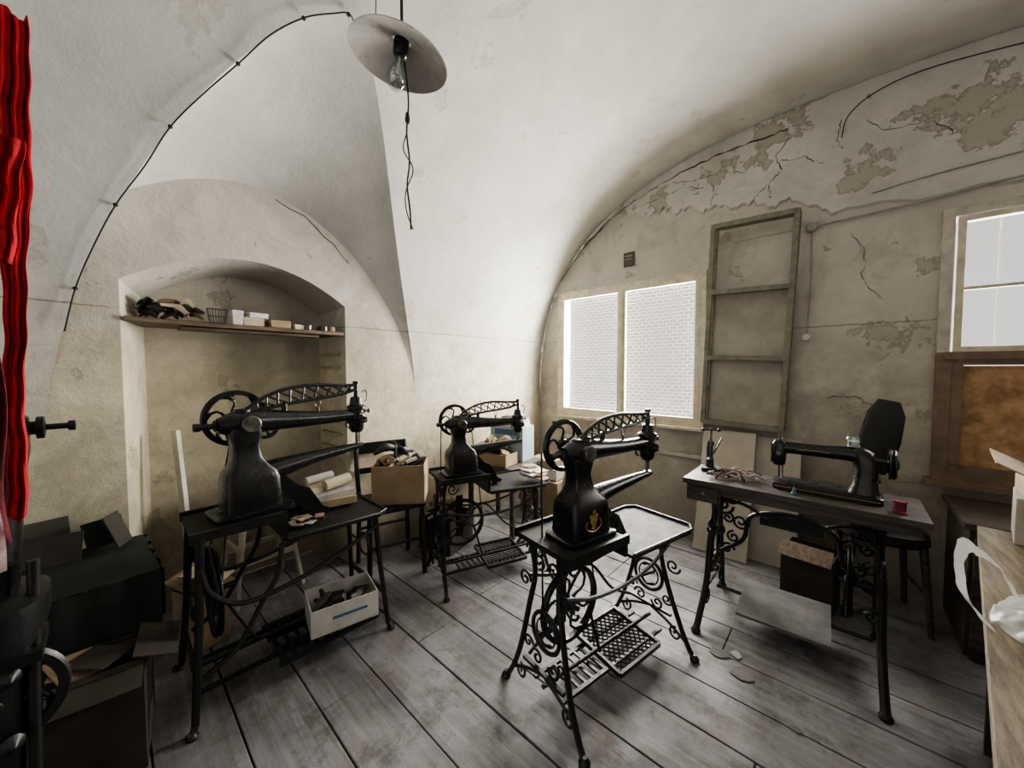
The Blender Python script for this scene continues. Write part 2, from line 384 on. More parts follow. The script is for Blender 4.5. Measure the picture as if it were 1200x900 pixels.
for (a,c) in ((x0+.03,cx),(cx,x1-.03)):
    rect(b,a,c,zm+.02,z1-.02,yf-.005,.032,.045,WPAINT)
    rect(b,a,c,z0+.03,zm-.01,yf-.005,.045,.05,BPAINT)
    b.box(((a+c)/2,yf,1.86),(c-a-.06,.03,.018),WPAINT)
    b.box(((a+c)/2,yf+.005,(z0+zm)/2),(c-a-.09,.003,zm-z0-.12),CURT)
    b.box(((a+c)/2,yf+.002,(z1+zm)/2),(c-a-.06,.004,z1-zm-.08),PANE)
b.box((cx,YW-.04,zm+.0),(x1-x0,.05,.045),BPAINT)
b.box((cx,YW-.05,z0-.03),(x1-x0+.12,.12,.03),BPAINT)
for i in range(9): b.cyl((x0+.07+i*.14,YW+.12,z0),(x0+.07+i*.14,YW+.12,z1),.004,PIPE,seg=6)
b.done(bev=.003)

# ---------------------------------------------------------------- wall fittings, wires, cracks
def wire(name,pts,r,mat,n=5):
    b=B(name); b.tube(cr(pts,n),r,mat,6); return b.done()
gp=[]
for i in range(0,len(TH)//2+2,2):
    y,z=se(TH[i],GC,GW,GR,GN); xg=barpt(phis(z),0)[0]
    gp.append((xg+.02+random.uniform(-.006,.01),y+random.uniform(-.008,.008),z-.012))
gp=gp[3:]
e=gp[-1]
b=B('electric_cable'); b.tube(cr(gp+[(e[0]+.03,e[1]+.03,e[2]-.07),(e[0]+.02,e[1]+.10,e[2]-.02),(e[0]+.2,e[1]+.02,e[2]+.03)],5),.0028,CABLE,6)
for g_ in gp[1::2]: b.lathe([(0,0),(.008,0),(.009,.005),(.005,.012),(0,.012)],(g_[0]-.01,g_[1],g_[2]+.006),(.6,0,-.8),CABLE,10)
b.done()
def onw(pts,name,r=.0035,mat=CRACK,off=-.004):
    out=[]
    for i in range(len(pts)-1):
        for k in range(6):
            q=k/6; out.append((pts[i][0]*(1-q)+pts[i+1][0]*q+random.uniform(-.010,.010),YW+off,pts[i][1]*(1-q)+pts[i+1][1]*q+random.uniform(-.010,.010)))
    out.append((pts[-1][0],YW+off,pts[-1][1])); b=B(name); b.tube(out,[r*random.uniform(.2,1.2) for _ in out],mat,5); b.done()
vp=[(x,barz(x)-.02-.06*(x+2.2)) for x in (-2.3,-2.0,-1.75,-1.5,-1.25,-1.0,-.75,-.5,-.35)]
onw(vp,'wall_crack',.007,off=-.022)
onw([(-.35,3.04),(-.42,2.94),(-.38,2.84),(-.46,2.76),(-.44,2.66)],'wall_crack',.004,off=-.022)
onw([(-.46,2.76),(-.52,2.72),(-.55,2.67)],'wall_crack',.003,off=-.022)
onw([(-.06,3.06),(-.09,2.93),(-.05,2.86)],'wall_crack',.003,off=-.022)
onw([(-.38,2.9),(-.25,2.88),(-.15,2.80)],'wall_crack',.003,off=-.022)
onw([(-.85,2.9),(-.82,2.83),(-.84,2.72)],'wall_crack',.003,off=-.022)
onw([(-1.5,2.87),(-1.3,2.9),(-1.05,2.93),(-.9,2.88)],'wall_crack',.0025,off=-.022)
onw([(.05,3.0),(.15,2.9),(.35,2.86),(.45,2.75)],'wall_crack',.0025,off=-.022)
onw([(-1.15,3.0),(-1.0,2.96),(-.8,2.97),(-.6,2.9)],'wall_crack',.0025,off=-.022)
onw([(.0,2.3),(.08,2.15),(.06,2.0),(.16,1.85)],'wall_crack',.0025)
onw([(-.1,1.2),(.05,1.22),(.15,1.15),(.3,1.18)],'wall_crack',.0025)
cp=[(-2.597,y_+random.uniform(-.006,.006),z_+random.uniform(-.006,.006)) for y_,z_ in ((.72,2.43),(.80,2.40),(.88,2.375),(.95,2.33),(1.0,2.28),(1.06,2.25),(1.12,2.17),(1.16,2.14))]
b=B('wall_crack'); b.tube(cp,[.003*random.uniform(.4,1.2) for _ in cp],CRACK,5); b.done()
wire('ceiling_wire',[(-.06,3.32,2.93),(-.03,3.32,3.06),(.1,3.32,3.15),(.35,3.315,3.17),(.9,3.31,3.08)],.003,CABLE)
b=B('wall_conduit'); b.tube(cr([(-.2,YW-.025,2.385),(.2,YW-.025,2.40),(.7,YW-.025,2.435),(1.6,YW-.025,2.45)],6),.007,PIPE,8)
b.tube(cr([(.1,YW-.03,2.52),(.4,YW-.03,2.55),(1.6,YW-.03,2.6)],6),.004,PIPE,8)
b.lathe([(.0,0),(.034,0),(.034,.02),(.026,.03),(0,.032)],(-.2,YW,2.385),(0,-1,0),PIPE)
b.tube(cr([(-.2,YW-.008,2.37),(-.195,YW-.008,2.0),(-.21,YW-.008,1.64)],5),.004,PIPE,6)
b.lathe([(.0,0),(.026,0),(.026,.02),(.02,.03),(0,.032)],(-.21,YW,1.62),(0,-1,0),WHITE)
b.done()
b=B('wall_vent'); b.box((-1.54,YW-.004,2.43),(.10,.02,.13),CRACK); b.box((-1.54,YW-.014,2.43),(.075,.01,.008),PIPE); b.box((-1.54,YW-.014,2.46),(.075,.01,.008),PIPE); b.done()
b=B('trim_chair_rail'); 
b.box((-1.55,YW-.012,.66),(1.5,.024,.03),PLW,(0,.02,0)); b.done(bev=.003)

# olive shelf frame on wall
b=B('shelf_frame',(-.56,YW-.075,1.73),rot=(math.radians(1.5),math.radians(2.2),0))
w,h=.52,1.56
for sy in (-.04,.04):
    for sx in (-1,1): b.box((sx*w/2,sy,0),(.035,.025,h),OLIVE)
for z in (-.765,-.25,.26,.765):
    b.box((0,0,z),(w+.03,.10,.022),OLIVE); b.box((0,-.052,z),(w,.01,.035),OLIVE)
b.box((0,.045,-.255),(w,.006,1.03),PANEL)
b.cyl((-w/2,-.03,.62),(w/2,-.03,.64),.005,PIPE,seg=8)
for z in (-.5,0,.5): 
    for sx in(-1,1): b.box((sx*w/2,0,z),(.02,.09,.02),OLIVE)
b.done(bev=.002)

# leaning boards beneath
b=B('leaning_board',(-.66,3.02,.005),rot=(math.radians(-16),0,0))
b.box((0,0,.47),(.36,.018,.94),BOARD); b.done(bev=.003)
b=B('leaning_board',(-.36,3.12,.005),rot=(math.radians(-12),0,0))
b.box((0,0,.45),(.3,.014,.9),BOARD); b.done(bev=.003)
b=B('leaning_board',(-.10,3.22,.005),rot=(math.radians(-8),0,0))
b.box((0,0,.30),(.24,.02,.6),SHELFW); b.done(bev=.003)

# niche shelf + contents
b=B('niche_shelf'); 
b.prism([(-2.585,.06,1.635),(-2.60,.3,1.63),(-2.58,.62,1.628),(-2.60,1.12,1.63),(-2.95,1.09,1.63),(-2.95,.15,1.635)],(0,0,.022),SHELFW)
b.box((-2.70,.62,1.618),(.12,.7,.016),SHELFW)
for z in (1.50,1.41,1.02,.93,.83,.74): b.box((-2.80,1.095,z),(.28,.03,.014),BEIGE)
b.done(bev=.002)
b=B('leather_scrap_pile')
for i in range(34):
    y=random.uniform(.14,.36); r=random.uniform
    p=Vector((-2.73+r(-.05,.05),y,1.676+r(0,.08)*(1-abs(y-.25)*2)))
    d=Vector((r(-1,1),r(-1,1),r(-.0,.25))).normalized()*r(.05,.08)
    b.tube(cr([p-d*.6,p+Vector((0,0,r(.01,.03))),p+d],4),crr([.006,.02*r(.5,1),.008],4),random.choice([BLACKC,BLACKC,IRON,SHELFW,CARDD,BEIGE]),8,sq=.5)
b.done()
b=B('wire_basket')
for z,R in ((1.66,.035),(1.70,.042),(1.74,.048)): b.ring((-2.68,.435,z),(0.1,0,1),R,.0025,STEEL,20,5)
for k in range(10):
    A=k*2*pi/10; b.cyl((-2.68+.035*math.cos(A),.435+.035*math.sin(A),1.66),(-2.68+.048*math.cos(A),.435+.048*math.sin(A),1.74),.002,STEEL,seg=5)
b.done()
b=B('shelf_boxes')
for (y,wy,h,m,x,wx,rt) in ((.515,.05,.085,WHITE,-2.66,.09,.1),(.60,.10,.05,CREAM,-2.67,.1,-.05),(.62,.10,.03,WHITE,-2.68,.09,.2),(.735,.11,.045,CARD,-2.66,.1,.06),(.84,.06,.03,CREAM,-2.66,.07,.2),(.95,.10,.03,CARDD,-2.68,.08,.1)):
    z=1.654+(0 if not(y==.62) else .051); b.box((x,y,z+h/2),(wx,wy,h),m,(0,0,rt)); b.box((x,y,z+h*.8),(wx+.004,wy+.004,h*.4),m,(0,0,rt))
for y in (.90,1.0,1.05): b.lathe([(.02,0),(.024,.004),(.024,.03),(.02,.034)],(-2.64,y,1.654),(0,0,1),random.choice([STEEL,CARD]),14)
b.done(bev=.002)

# ---------------------------------------------------------------- pendant lamp
LX,LY,LZ=-1.035,.63,2.35
b=B('pendant_lamp',(LX,LY,LZ),sc=.9,rot=(math.radians(-5),math.radians(9),0))
b.lathe([(.03,.055),(.05,.05),(.11,.03),(.158,.0),(.162,-.006),(.156,-.004),(.11,.022),(.05,.042),(.03,.047)],(0,0,0),(0,0,1),OPAL,40,False)
b.lathe([(.0,.10),(.012,.10),(.022,.085),(.026,.05),(.024,.01),(.018,.0),(.0,.0)],(0,0,0),(0,0,1),ENAM,20)
b.lathe([(.014,.0),(.016,-.02),(.028,-.045),(.033,-.068),(.028,-.092),(.014,-.104),(.0,-.106)],(0,0,0),(0,0,1),JARG,20)
b.cyl((0,0,0),(0,0,-.05),.004,WHITE,seg=6); b.ring((0,0,-.062),(0,0,1),.012,.0012,STEEL,12,4)
b.done(sharp=60)
b2=B('lamp_cord'); top=Vector((LX+.05,LY-.02,barz(LX+.05)-.001)); b2.tube(cr([top,(LX+.03,LY-.01,2.8),(LX+.015,LY,2.44)],8),.005,CABLE,6)
b2.lathe([(.0,0),(.035,0),(.03,-.03),(.01,-.045),(0,-.045)],top,(0,0,1),CABLE,16)
px,py=LX-.005,LY+.02
pc=[(px,py,2.35),(px+.004,py+.01,2.24),(px,py+.005,2.14),(px+.006,py+.01,2.05),(px-.002,py+.006,1.98),(px+.006,py+.01,1.90),(px+.01,py+.01,1.84)]
b2.tube(cr(pc,6),.003,CABLE,6)
b2.tube(cr([(px,py+.005,2.14),(px-.012,py,2.09),(px+.01,py+.02,2.03),(px-.01,py+.005,1.96),(px-.006,py+.005,1.90),(px+.014,py+.015,1.84)],6),.002,CABLE,5)
b2.lathe([(.006,0),(.008,.01),(.005,.03)],(px+.002,py+.007,2.17),(0,0,1),CABLE,10)
o2=b2.done(); 
bpy.context.view_layer.update()
o2.parent=b.obj; o2.matrix_parent_inverse=b.obj.matrix_world.inverted(); o2.name='cord'

# ---------------------------------------------------------------- patching machines
def spiral(b,c,axis,R,turns,r,mat,start=0,hand=1,r0=.15,n=26):
    pts=[]
    for i in range(n+1):
        q=i/n; A=start+hand*q*turns*2*pi; rr=R*(1-(1-r0)*q)
        u,v=rr*math.cos(A),rr*math.sin(A)
        pts.append((c[0],c[1]+u,c[2]+v) if axis=='x' else (c[0]+u,c[1],c[2]+v))
    b.tube(pts,r,mat,6)
def wheel(b,c,axis,R,rim,mat,spokes=6,width=.02,curved=True,hub=.02):
    ax=Vector(axis).normalized(); a=Vector((0,0,1)); u=ax.cross(a).normalized(); w=ax.cross(u); c=Vector(c)
    b.lathe([(R-rim,-width/2),(R,-width/2),(R+.003,-width*.3),(R-.004,0),(R+.003,width*.3),(R,width/2),(R-rim,width/2),(R-rim,-width/2)],c,ax,mat,40,False)
    b.lathe([(0,-width*.9),(hub*.7,-width*.9),(hub,-width*.6),(hub,width*.6),(hub*.7,width*.9),(0,width*.9)],c,ax,mat,18)
    for k in range(spokes):
        A=2*pi*k/spokes; pts=[]
        for i in range(6):
            q=i/5; rr=hub*.8+(R-rim*.6-hub*.8)*q; B_=A+(.5*math.sin(pi*q) if curved else 0)
            pts.append(c+(u*math.cos(B_)+w*math.sin(B_))*rr)
        b.tube(pts,[.009,.007,.006,.006,.007,.009],mat,6)
def treadle(b,cx,cy,z,lx,ly,rot,mat):
    T=b.T.copy(); b.T=T@Matrix.Translation((cx,cy,z))@Euler(rot).to_matrix().to_4x4()
    for s in(-1,1):
        b.box((s*lx/2,0,0),(.014,ly,.022),mat); b.box((0,s*ly/2,0),(lx,.014,.022),mat)
    n=9
    for i in range(-n,n+1):
        for sg in(1,-1):
            off=i*lx/n*.95; pts=[]
            for xx in [(-lx/2)+lx*k/40 for k in range(41)]:
                yy=sg*(xx-off)
                if abs(yy)<=ly/2: pts.append((xx,yy,0))
            if len(pts)>1: b.cyl(pts[0],pts[-1],.0045,mat,seg=4)
    b.T=T
def machine_head(b,org,rz,sc=1.0,blk=1.0):
    T=b.T.copy(); b.T=T@Matrix.Translation(org)@Matrix.Rotation(math.radians(rz),4,'Z')@Matrix.Scale(sc,4)
    b.loft([(0,0.01,0,.145,.10),(.02,.01,0,.145,.10),(.026,.01,0,.13,.09)],ENAM,32,8)
    k=blk
    b.loft([(.02,.01,0,.115*k,.090*k),(.05,.01,0,.114*k,.088*k),(.15,.008,0,.110*k,.084*k),(.18,.004,0,.10*k,.075*k),(.205,0,0,.074*k,.058),(.24,-.005,0,.052,.045),(.29,-.01,0,.046,.042),(.34,-.01,0,.058,.048),(.40,-.01,0,.053,.045),(.425,-.01,0,.03,.028)],ENAM,32,6.5)
    b.tube(cr([(-.10,0,.385),(-.05,0,.385),(.03,0,.39),(.12,0,.385),(.3,0,.375),(.47,0,.375)],6),crr([.03,.05,.055,.045,.034,.029],6),ENAM,20)
    b.lathe([(.0,0),(.02,0),(.024,.01),(.012,.015),(.01,.05),(.016,.055),(.016,.075),(0,.078)],(-.10,0,.385),(-1,0,0),IRON,16)
    b.lathe([(.036,0),(.036,.028),(.03,.034),(0,.034)],(0.0,-.04,.385),(0,-1,0),STEEL,24)
    b.lathe([(.03,0),(.03,.02),(0,.022)],(-.01,0,.425),(0,0,1),IRON,18)
    wheel(b,(-.01,.095,.40),(0,1,0),.120,.018,ENAM,6,.022,True,.03)
    wheel(b,(.10,.085,.35),(0,1,0),.055,.012,IRON,5,.018,False,.016)
    b.cyl((-.01,.03,.40),(-.01,.13,.40),.014,IRON); b.cyl((.10,.0,.35),(.10,.1,.35),.01,IRON)
    b.cyl((-.01,.13,.50),(-.01,.17,.50),.009,DWOOD)
    up=cr([(.0,0,.44),(.06,0,.485),(.15,0,.522),(.27,0,.538),(.40,0,.532),(.50,0,.53)],4)
    lo=cr([(.02,0,.425),(.10,0,.445),(.2,0,.46),(.31,0,.472),(.42,0,.485),(.50,0,.508)],4)
    b.tube(up,.0085,ENAM,8,sq=1.3); b.tube(lo,.0085,ENAM,8,sq=1.3)
    idx=list(range(1,len(up)-1,2))
    for a_,c_ in zip(idx[:-1],idx[1:]):
        b.cyl(up[a_],lo[c_],.005,ENAM,seg=6); b.cyl(lo[a_],up[c_],.005,ENAM,seg=6)
    b.lathe([(.022,-.02),(.022,.02)],(.02,0,.435),(0,1,0),IRON,16)
    b.cyl((.15,0,.42),(.15,0,.46),.012,ENAM); b.cyl((.30,0,.40),(.30,0,.43),.007,STEEL); b.ring((.30,0,.445),(0,1,0),.014,.003,STEEL,14,5)
    b.lathe([(.0,.28),(.026,.28),(.036,.295),(.038,.325),(.054,.33),(.056,.345),(.038,.353),(.038,.40),(.048,.405),(.048,.417),(.034,.427),(.028,.465),(.012,.47),(.011,.535),(.016,.538),(.016,.55),(0,.552)],(.50,0,0),(0,0,1),ENAM,24)
    b.cyl((.50,0,.215),(.50,0,.30),.008,STEEL); b.cyl((.515,.0,.225),(.515,.0,.30),.004,STEEL,seg=8)
    b.box((.51,0,.216),(.035,.014,.006),STEEL); b.box((.53,-.02,.345),(.012,.05,.03),IRON)
    b.lathe([(.0,0),(.01,0),(.012,.006),(.004,.012),(.004,.02),(.012,.022),(.012,.03),(0,.03)],(.535,-.01,.39),(1,-.4,0),STEEL,14)
    b.lathe([(.0,0),(.012,0),(.012,.008),(.005,.01),(.005,.022),(.011,.024),(0,.03)],(.50,-.035,.37),(0,-1,0),STEEL,14)
    b.tube(cr([(.53,.0,.49),(.55,-.01,.50),(.555,-.01,.46),(.545,-.01,.44)],5),.0035,STEEL,6)
    b.tube(cr([(.46,.03,.34),(.47,.05,.31),(.5,.055,.29)],5),.005,IRON,6)
    b.tube(cr([(.04,0,.15),(.12,0,.165),(.25,0,.182),(.40,0,.196),(.53,0,.205)],6),crr([.055,.046,.034,.024,.015],6),ENAM,18)
    b.lathe([(.0,0),(.018,0),(.018,.006),(0,.006)],(.505,0,.212),(0,0,1),STEEL,14)
    b.prism([(.05,-.03,.15),(.13,-.03,.14),(.19,-.03,.075),(.24,-.03,.05),(.30,-.03,-.055),(.34,-.03,-.08),(.33,-.03,-.10),(.26,-.03,-.098),(.20,-.03,-.03),(.12,-.03,.0),(.05,-.03,.0)],(0,.06,0),ENAM)
    b.T=T
def stand_ornate(b,zr=.735):
    zl=.63; L=.375
    for sx,zt in ((-1,zr),(1,zl)):
        x=sx*L
        for sy in(-1,1):
            b.tube(cr([(x*.93,sy*.12,zt),(x*.94,sy*.075,zt-.14),(x*.97,sy*.095,zt-.28),(x,sy*.15,.18),(x*1.02,sy*.205,.05),(x*1.03,sy*.235,.012)],5),crr([.014,.012,.013,.013,.013,.014],5),IRON,8,sq=.8)
            b.lathe([(.02,0),(.022,.01),(.012,.025),(.01,.03)],(x*1.03,sy*.235,0),(0,0,1),IRON,14)
            spiral(b,(x,sy*.145,.085),'x',.035,1.3,.0055,IRON,pi/2,sy)
            spiral(b,(x*.95,sy*.135,zt-.20),'x',.038,1.4,.0055,IRON,pi,-sy)
            spiral(b,(x*.97,sy*.05,.20),'x',.034,1.3,.0055,IRON,0,sy)
            spiral(b,(x*.95,sy*.045,zt-.09),'x',.034,1.3,.0055,IRON,-pi/2,-sy)
            spiral(b,(x*.98,sy*.10,.24),'x',.03,1.2,.005,IRON,pi,-sy)
            spiral(b,(x*.95,sy*.10,zt-.06),'x',.026,1.2,.005,IRON,0,sy)
            b.tube(cr([(x,sy*.20,.07),(x,sy*.1,.125),(x,0,.16)],5),.007,IRON,6)
            spiral(b,(x*.80,sy*.10,zt-.07),'y',.04,1.3,.0055,IRON,0 if sx<0 else pi,sx)
        b.ring((x*.96,0,.33),(1,0,0),.078,.009,IRON,30,6); b.ring((x*.96,0,.33),(1,0,0),.055,.004,IRON,24,5)
        s_=cr([(x*.96,.03,.37),(x*.96,-.01,.385),(x*.96,-.035,.36),(x*.96,.0,.33),(x*.96,.035,.30),(x*.96,.01,.275),(x*.96,-.03,.29)],5)
        b.tube(s_,.0065,IRON,6)
        b.box((x*.93,0,zt-.01),(.025,.30,.022),IRON)
        b.box((x,0,.165),(.016,.24,.014),IRON)
    for yy in (-.11,.11):
        b.tube(cr([(-L*.95,yy,.52),(-.2,yy,.47),(0,yy,.45),(.2,yy,.47),(L*.95,yy,.53)],6),.008,IRON,6,sq=1.2)
    b.tube(cr([(-L*.95,.11,.17),(-.2,.11,.26),(0,.11,.45),(.2,.11,.26),(L*.95,.11,.17)],6),.007,IRON,6,sq=1.2)
    b.cyl((-L,0,.11),(L,0,.11),.009,IRON)
    wheel(b,(-.19,.03,.37),(0,1,0),.165,.018,IRON,6,.024,True,.03); b.cyl((-.19,-.02,.37),(-.19,.09,.37),.011,IRON)
    b.box((-.19,.085,.40),(.05,.014,.30),IRON)
    b.cyl((-.12,-.015,.36),(-.05,-.02,.12),.007,IRON,seg=8)
    b.cyl((-.35,.03,.40),(-.325,.07,1.05),.004,BLACKC,seg=6); b.cyl((-.03,.03,.40),(-.10,.07,1.05),.004,BLACKC,seg=6)
    treadle(b,.10,0,.10,.30,.27,(0.12,0,0),IRON)
    for sy in (-.08,.08): b.box((.0,sy,.085),(.70,.016,.014),IRON)
    for i in range(5): b.box((-.24+i*.04,0,.088),(.012,.16,.01),IRON)
def plates(b,dz=0,wf=.19,wn=.225):
    b.box((-.22,0,.728+dz),(.33,.34,.022),PLATE)
    for sy in(-1,1): b.box((-.22,sy*.165,.735+dz),(.34,.014,.04),IRON)
    b.box((-.06,0,.68+dz/2),(.016,.33,.12+dz),IRON)
    pl=[(-.06,-.2,.622),(.36,-wn,.622),(.41,-wn+.035,.622),(.41,wf-.035,.622),(.36,wf,.622),(-.06,wf-.02,.622)]
    b.prism(pl,(0,0,.014),PLATE)
    b.tube([(x_,y_,.642) for x_,y_,z_ in pl],.007,IRON,6)
def stand_plain(b):
    zr,zl=.735,.63; L=.385
    for sx,zt in ((-1,zr),(1,zl)):
        x=sx*L
        for sy in(-1,1):
            b.tube([(x*.93,sy*.17,zt),(x*.97,sy*.19,.35),(x*1.03,sy*.225,.03)],[.016,.014,.013],IRON,8,sq=.8)
            b.tube(cr([(x*1.03,sy*.225,.03),(x*1.06,sy*.235,.012),(x*1.10,sy*.24,.012)],4),.012,IRON,8)
            b.lathe([(.02,0),(.022,.008),(.01,.02)],(x*1.06,sy*.235,0),(0,0,1),IRON,12)
        b.box((x*.93,0,zt-.012),(.025,.36,.025),IRON); b.box((x*1.0,0,.20),(.016,.40,.02),IRON)
        b.ring((x*.97,0,.40),(1,0,0),.06,.006,IRON,24,6)
        for sy in(-1,1): b.cyl((x*.97,sy*.06,.40),(x*.97,sy*.19,.40),.006,IRON,seg=6)
    for sy in (-1,1):
        b.tube(cr([(-.36,sy*.18,.60),(-.33,sy*.18,.50),(-.22,sy*.19,.42),(0,sy*.19,.44),(.2,sy*.19,.50),(.36,sy*.18,.56)],5),.011,IRON,8)
        b.tube(cr([(-.36,sy*.19,.18),(-.25,sy*.19,.25),(-.16,sy*.19,.40),(-.10,sy*.19,.50),(-.08,sy*.18,.62)],5),.011,IRON,8)
    b.cyl((-L,0,.12),(L,0,.12),.010,IRON)
    wheel(b,(-.30,.02,.42),(1,0,0),.19,.018,IRON,6,.024,True,.03); b.cyl((-.38,.02,.42),(-.22,.02,.42),.012,IRON)
    b.cyl((-.26,.02,.36),(-.15,-.02,.13),.008,IRON,seg=8)
    b.cyl((-.30,.20,.45),(-.2,.11,1.1),.004,BLACKC,seg=6); b.cyl((-.30,-.16,.45),(-.2,.09,1.1),.004,BLACKC,seg=6)
    T=b.T.copy(); b.T=T@Matrix.Translation((.12,-.06,.10))@Euler((.05,0,0)).to_matrix().to_4x4()
    for sy in (-.15,-.05,.05,.15): b.box((0,sy,0),(.46,.018,.018),IRON)
    for i in range(10): b.box((-.21+i*.047,0,0.004),(.016,.31,.012),IRON)
    b.T=T
    for sy in (-.12,.1): b.box((0,sy,.085),(.76,.016,.016),IRON)
# foreground machine
b=B('patching_sewing_machine',(-.80,1.515,0),79); stand_ornate(b,.695); plates(b,-.04,.15,.22)
machine_head(b,(-.20,-.03,.699),-2,.92)
b.T=Matrix.Translation((-.20,-.03,.699))@Matrix.Rotation(math.radians(-2),4,'Z')@Matrix.Scale(.92,4)
for (dx,dz,r) in ((0,.10,.022),(-.018,.12,.009),(.018,.12,.009),(0,.137,.011),(0,.072,.013)): b.lathe([(r,0),(r,.002),(0,.002)],(dx,-.087,dz),(0,-1,0),GOLD,12)
b.tube(cr([(-.04,-.088,.10),(-.045,-.088,.07),(0,-.09,.052),(.045,-.088,.07),(.04,-.088,.10)],5),.0025,GOLD,5)
b.done()
# rear machine
b=B('patching_sewing_machine',(-1.82,1.755,0),69.6,.95); stand_ornate(b); plates(b); machine_head(b,(-.22,-.02,.739),0,.92); b.done()
# left machine
b=B('patching_sewing_machine',(-2.02,.585,0),89,1.0); stand_plain(b); plates(b); machine_head(b,(-.165,0,.739),6,1.07,.9); b.done()

# items on the left machine plate
b=B('shoe_box',(-1.90,.78,.122),78); b.openbox((0,0,0),(.31,.22,.13),WHITE,.005)
b.box((.02,-.112,.07),(.16,.003,.012),BLUE)
for i in range(20):
    r=random.uniform; p=Vector((r(-.10,.10),r(-.06,.06),.05+r(0,.08))); d=Vector((r(-1,1),r(-1,1),r(-.2,.5))).normalized()*r(.03,.06)
    b.tube([p-d,p,p+d],[.012,.018*r(.6,1.3),.01],random.choice([STEEL,IRON,IRON,BLACKC,DWOOD]),8)
b.lathe([(.03,0),(.03,.07),(.026,.07),(.024,.06),(0,.06)],(-.08,-.02,.06),(.1,0,1),STEEL,18); b.done(bev=0)
b=B('paper_stack',(-2.13,.81,.652),80)
b.box((0,0,.02),(.26,.2,.04),CARD); b.box((.0,.0,.055),(.24,.17,.03),PAPER,(0,0,.2)); b.box((-.05,.02,.085),(.14,.1,.03),CREAM,(0,0,.5))
b.cyl((-.02,-.02,.10),(.12,.03,.11),.03,CREAM,seg=18); b.cyl((-.1,.04,.125),(.04,.07,.135),.022,WHITE,seg=18); b.done(bev=.002)
b=B('leather_offcuts',(-1.95,.64,.652),0)
for i in range(12):
    r=random.uniform; p=Vector((r(-.05,.06),r(-.06,.06),.003+r(0,.01)));
    b.box(p,(r(.04,.07),r(.03,.06),.004),random.choice([PINK,PAPER,BEIGE,BLACKC]),(r(-.05,.05),r(-.05,.05),r(0,3)))
b.done()
# white stool in niche, leaning stick
b=B('wooden_stool',(-2.72,.62,0),5)
for sx in(-1,1):
    for sy in(-1,1): b.tube([(sx*.10,sy*.11,.55),(sx*.16,sy*.18,0)],[.018,.016],PLW,6)
    b.box((sx*.135,0,.25),(.02,.28,.03),PLW)
for sy in(-1,1): b.box((0,sy*.14,.32),(.24,.02,.03),PLW)
b.box((0,0,.565),(.3,.32,.03),PLW); b.done(bev=.003)
b=B('leaning_slat',(-2.80,.30,0)); b.tube([(.12,0,.0),(0,-.05,1.05)],.02,PLW,4); b.done()
b=B('folded_cloth',(-2.72,.62,.583),5)
for i in range(5): b.box((.0,0,.012+i*.022),(.22-.01*i,.2,.018),random.choice([PAPER,WHITE,BEIGE]),(0,0,random.uniform(-.2,.2)))
b.done(bev=.004)

# chair with boxes next to the pier
b=B('dark_chair',(-2.33,1.30,0),75)
for sx in(-1,1):
    for sy in(-1,1): b.tube([(sx*.17,sy*.17,.47),(sx*.18,sy*.19,0)],.016,IRON,8)
    b.tube(cr([(sx*.17,.17,.46),(sx*.18,.2,.72),(sx*.17,.23,.86)],5),.016,IRON,8)
b.box((0,0,.475),(.38,.38,.03),IRON); b.box((0,.225,.82),(.36,.02,.08),IRON); b.box((0,.205,.66),(.34,.015,.04),IRON)
for sy in(-1,1): b.cyl((-.17,sy*.18,.25),(.17,sy*.18,.25),.01,IRON)
b.done(bev=.003)
def clutterbox(name,loc,rz,d,mat,fill,seed,n=16):
    random.seed(seed); b=B(name,loc,rz); b.openbox((0,0,0),d,mat,.006); x,y,z=d
    for i in range(n):
        r=random.uniform; p=(r(-x*.3,x*.3),r(-y*.3,y*.3),z*.72+r(0,.10))
        b.box(p,(r(.06,.16),r(.05,.12),r(.008,.02)),random.choice(fill),(r(-.5,.5),r(-.5,.5),r(0,3)))
    for i in range(6):
        r=random.uniform; p=Vector((r(-x*.3,x*.3),r(-y*.3,y*.3),z+r(.02,.09))); q=Vector((r(-.1,.1),r(-.1,.1),r(0,.02)))
        b.tube(cr([p-q,p+Vector((0,0,.03)),p+q],5),crr([.012,.03,.014],5),random.choice(fill[:2]),10,sq=.6)
    b.done()
clutterbox('cardboard_box',(-2.28,1.36,.492),50,(.34,.26,.26),CARD,[BLACKC,BLACKC,CREAM,PAPER,WHITE,CARD],3,22)
b=B('side_table',(-2.22,2.35,0),8)
for sx in(-1,1):
    for sy in(-1,1): b.box((sx*.22,sy*.2,.28),(.035,.035,.56),DWOOD)
b.box((0,0,.575),(.52,.48,.03),DWOOD); b.box((0,-.2,.5),(.42,.02,.09),DWOOD); b.done(bev=.003)
clutterbox('cardboard_box',(-2.20,2.21,.592),10,(.34,.18,.10),CARD,[PAPER,CARD,BLACKC],5)
b=B('printed_box',(-2.22,2.45,.592),10); b.box((0,0,.15),(.34,.2,.30),LBLUE); b.box((0,-.102,.25),(.24,.003,.05),BLUE); b.box((-.02,0,.315),(.30,.2,.03),WHITE); b.box((.02,0,.345),(.24,.16,.03),PAPER,(0,0,.2)); b.box((.02,0,.37),(.2,.12,.02),BLACKC,(0,0,.3)); b.done(bev=.002)
clutterbox('cardboard_box',(-2.32,1.78,.0),15,(.3,.3,.26),CARDD,[BLACKC,CARD,PAPER],8)
b=B('box_pile',(-2.15,2.88,0),5); b.box((0,0,.17),(.42,.3,.34),CARD); b.box((0,0,.345),(.03,.3,.004),BEIGE)
b.box((0,.0,.40),(.34,.24,.1),WHITE,(0,0,.05)); b.box((0,0,.49),(.3,.22,.07),CARD,(0,0,-.1)); b.done(bev=.002)
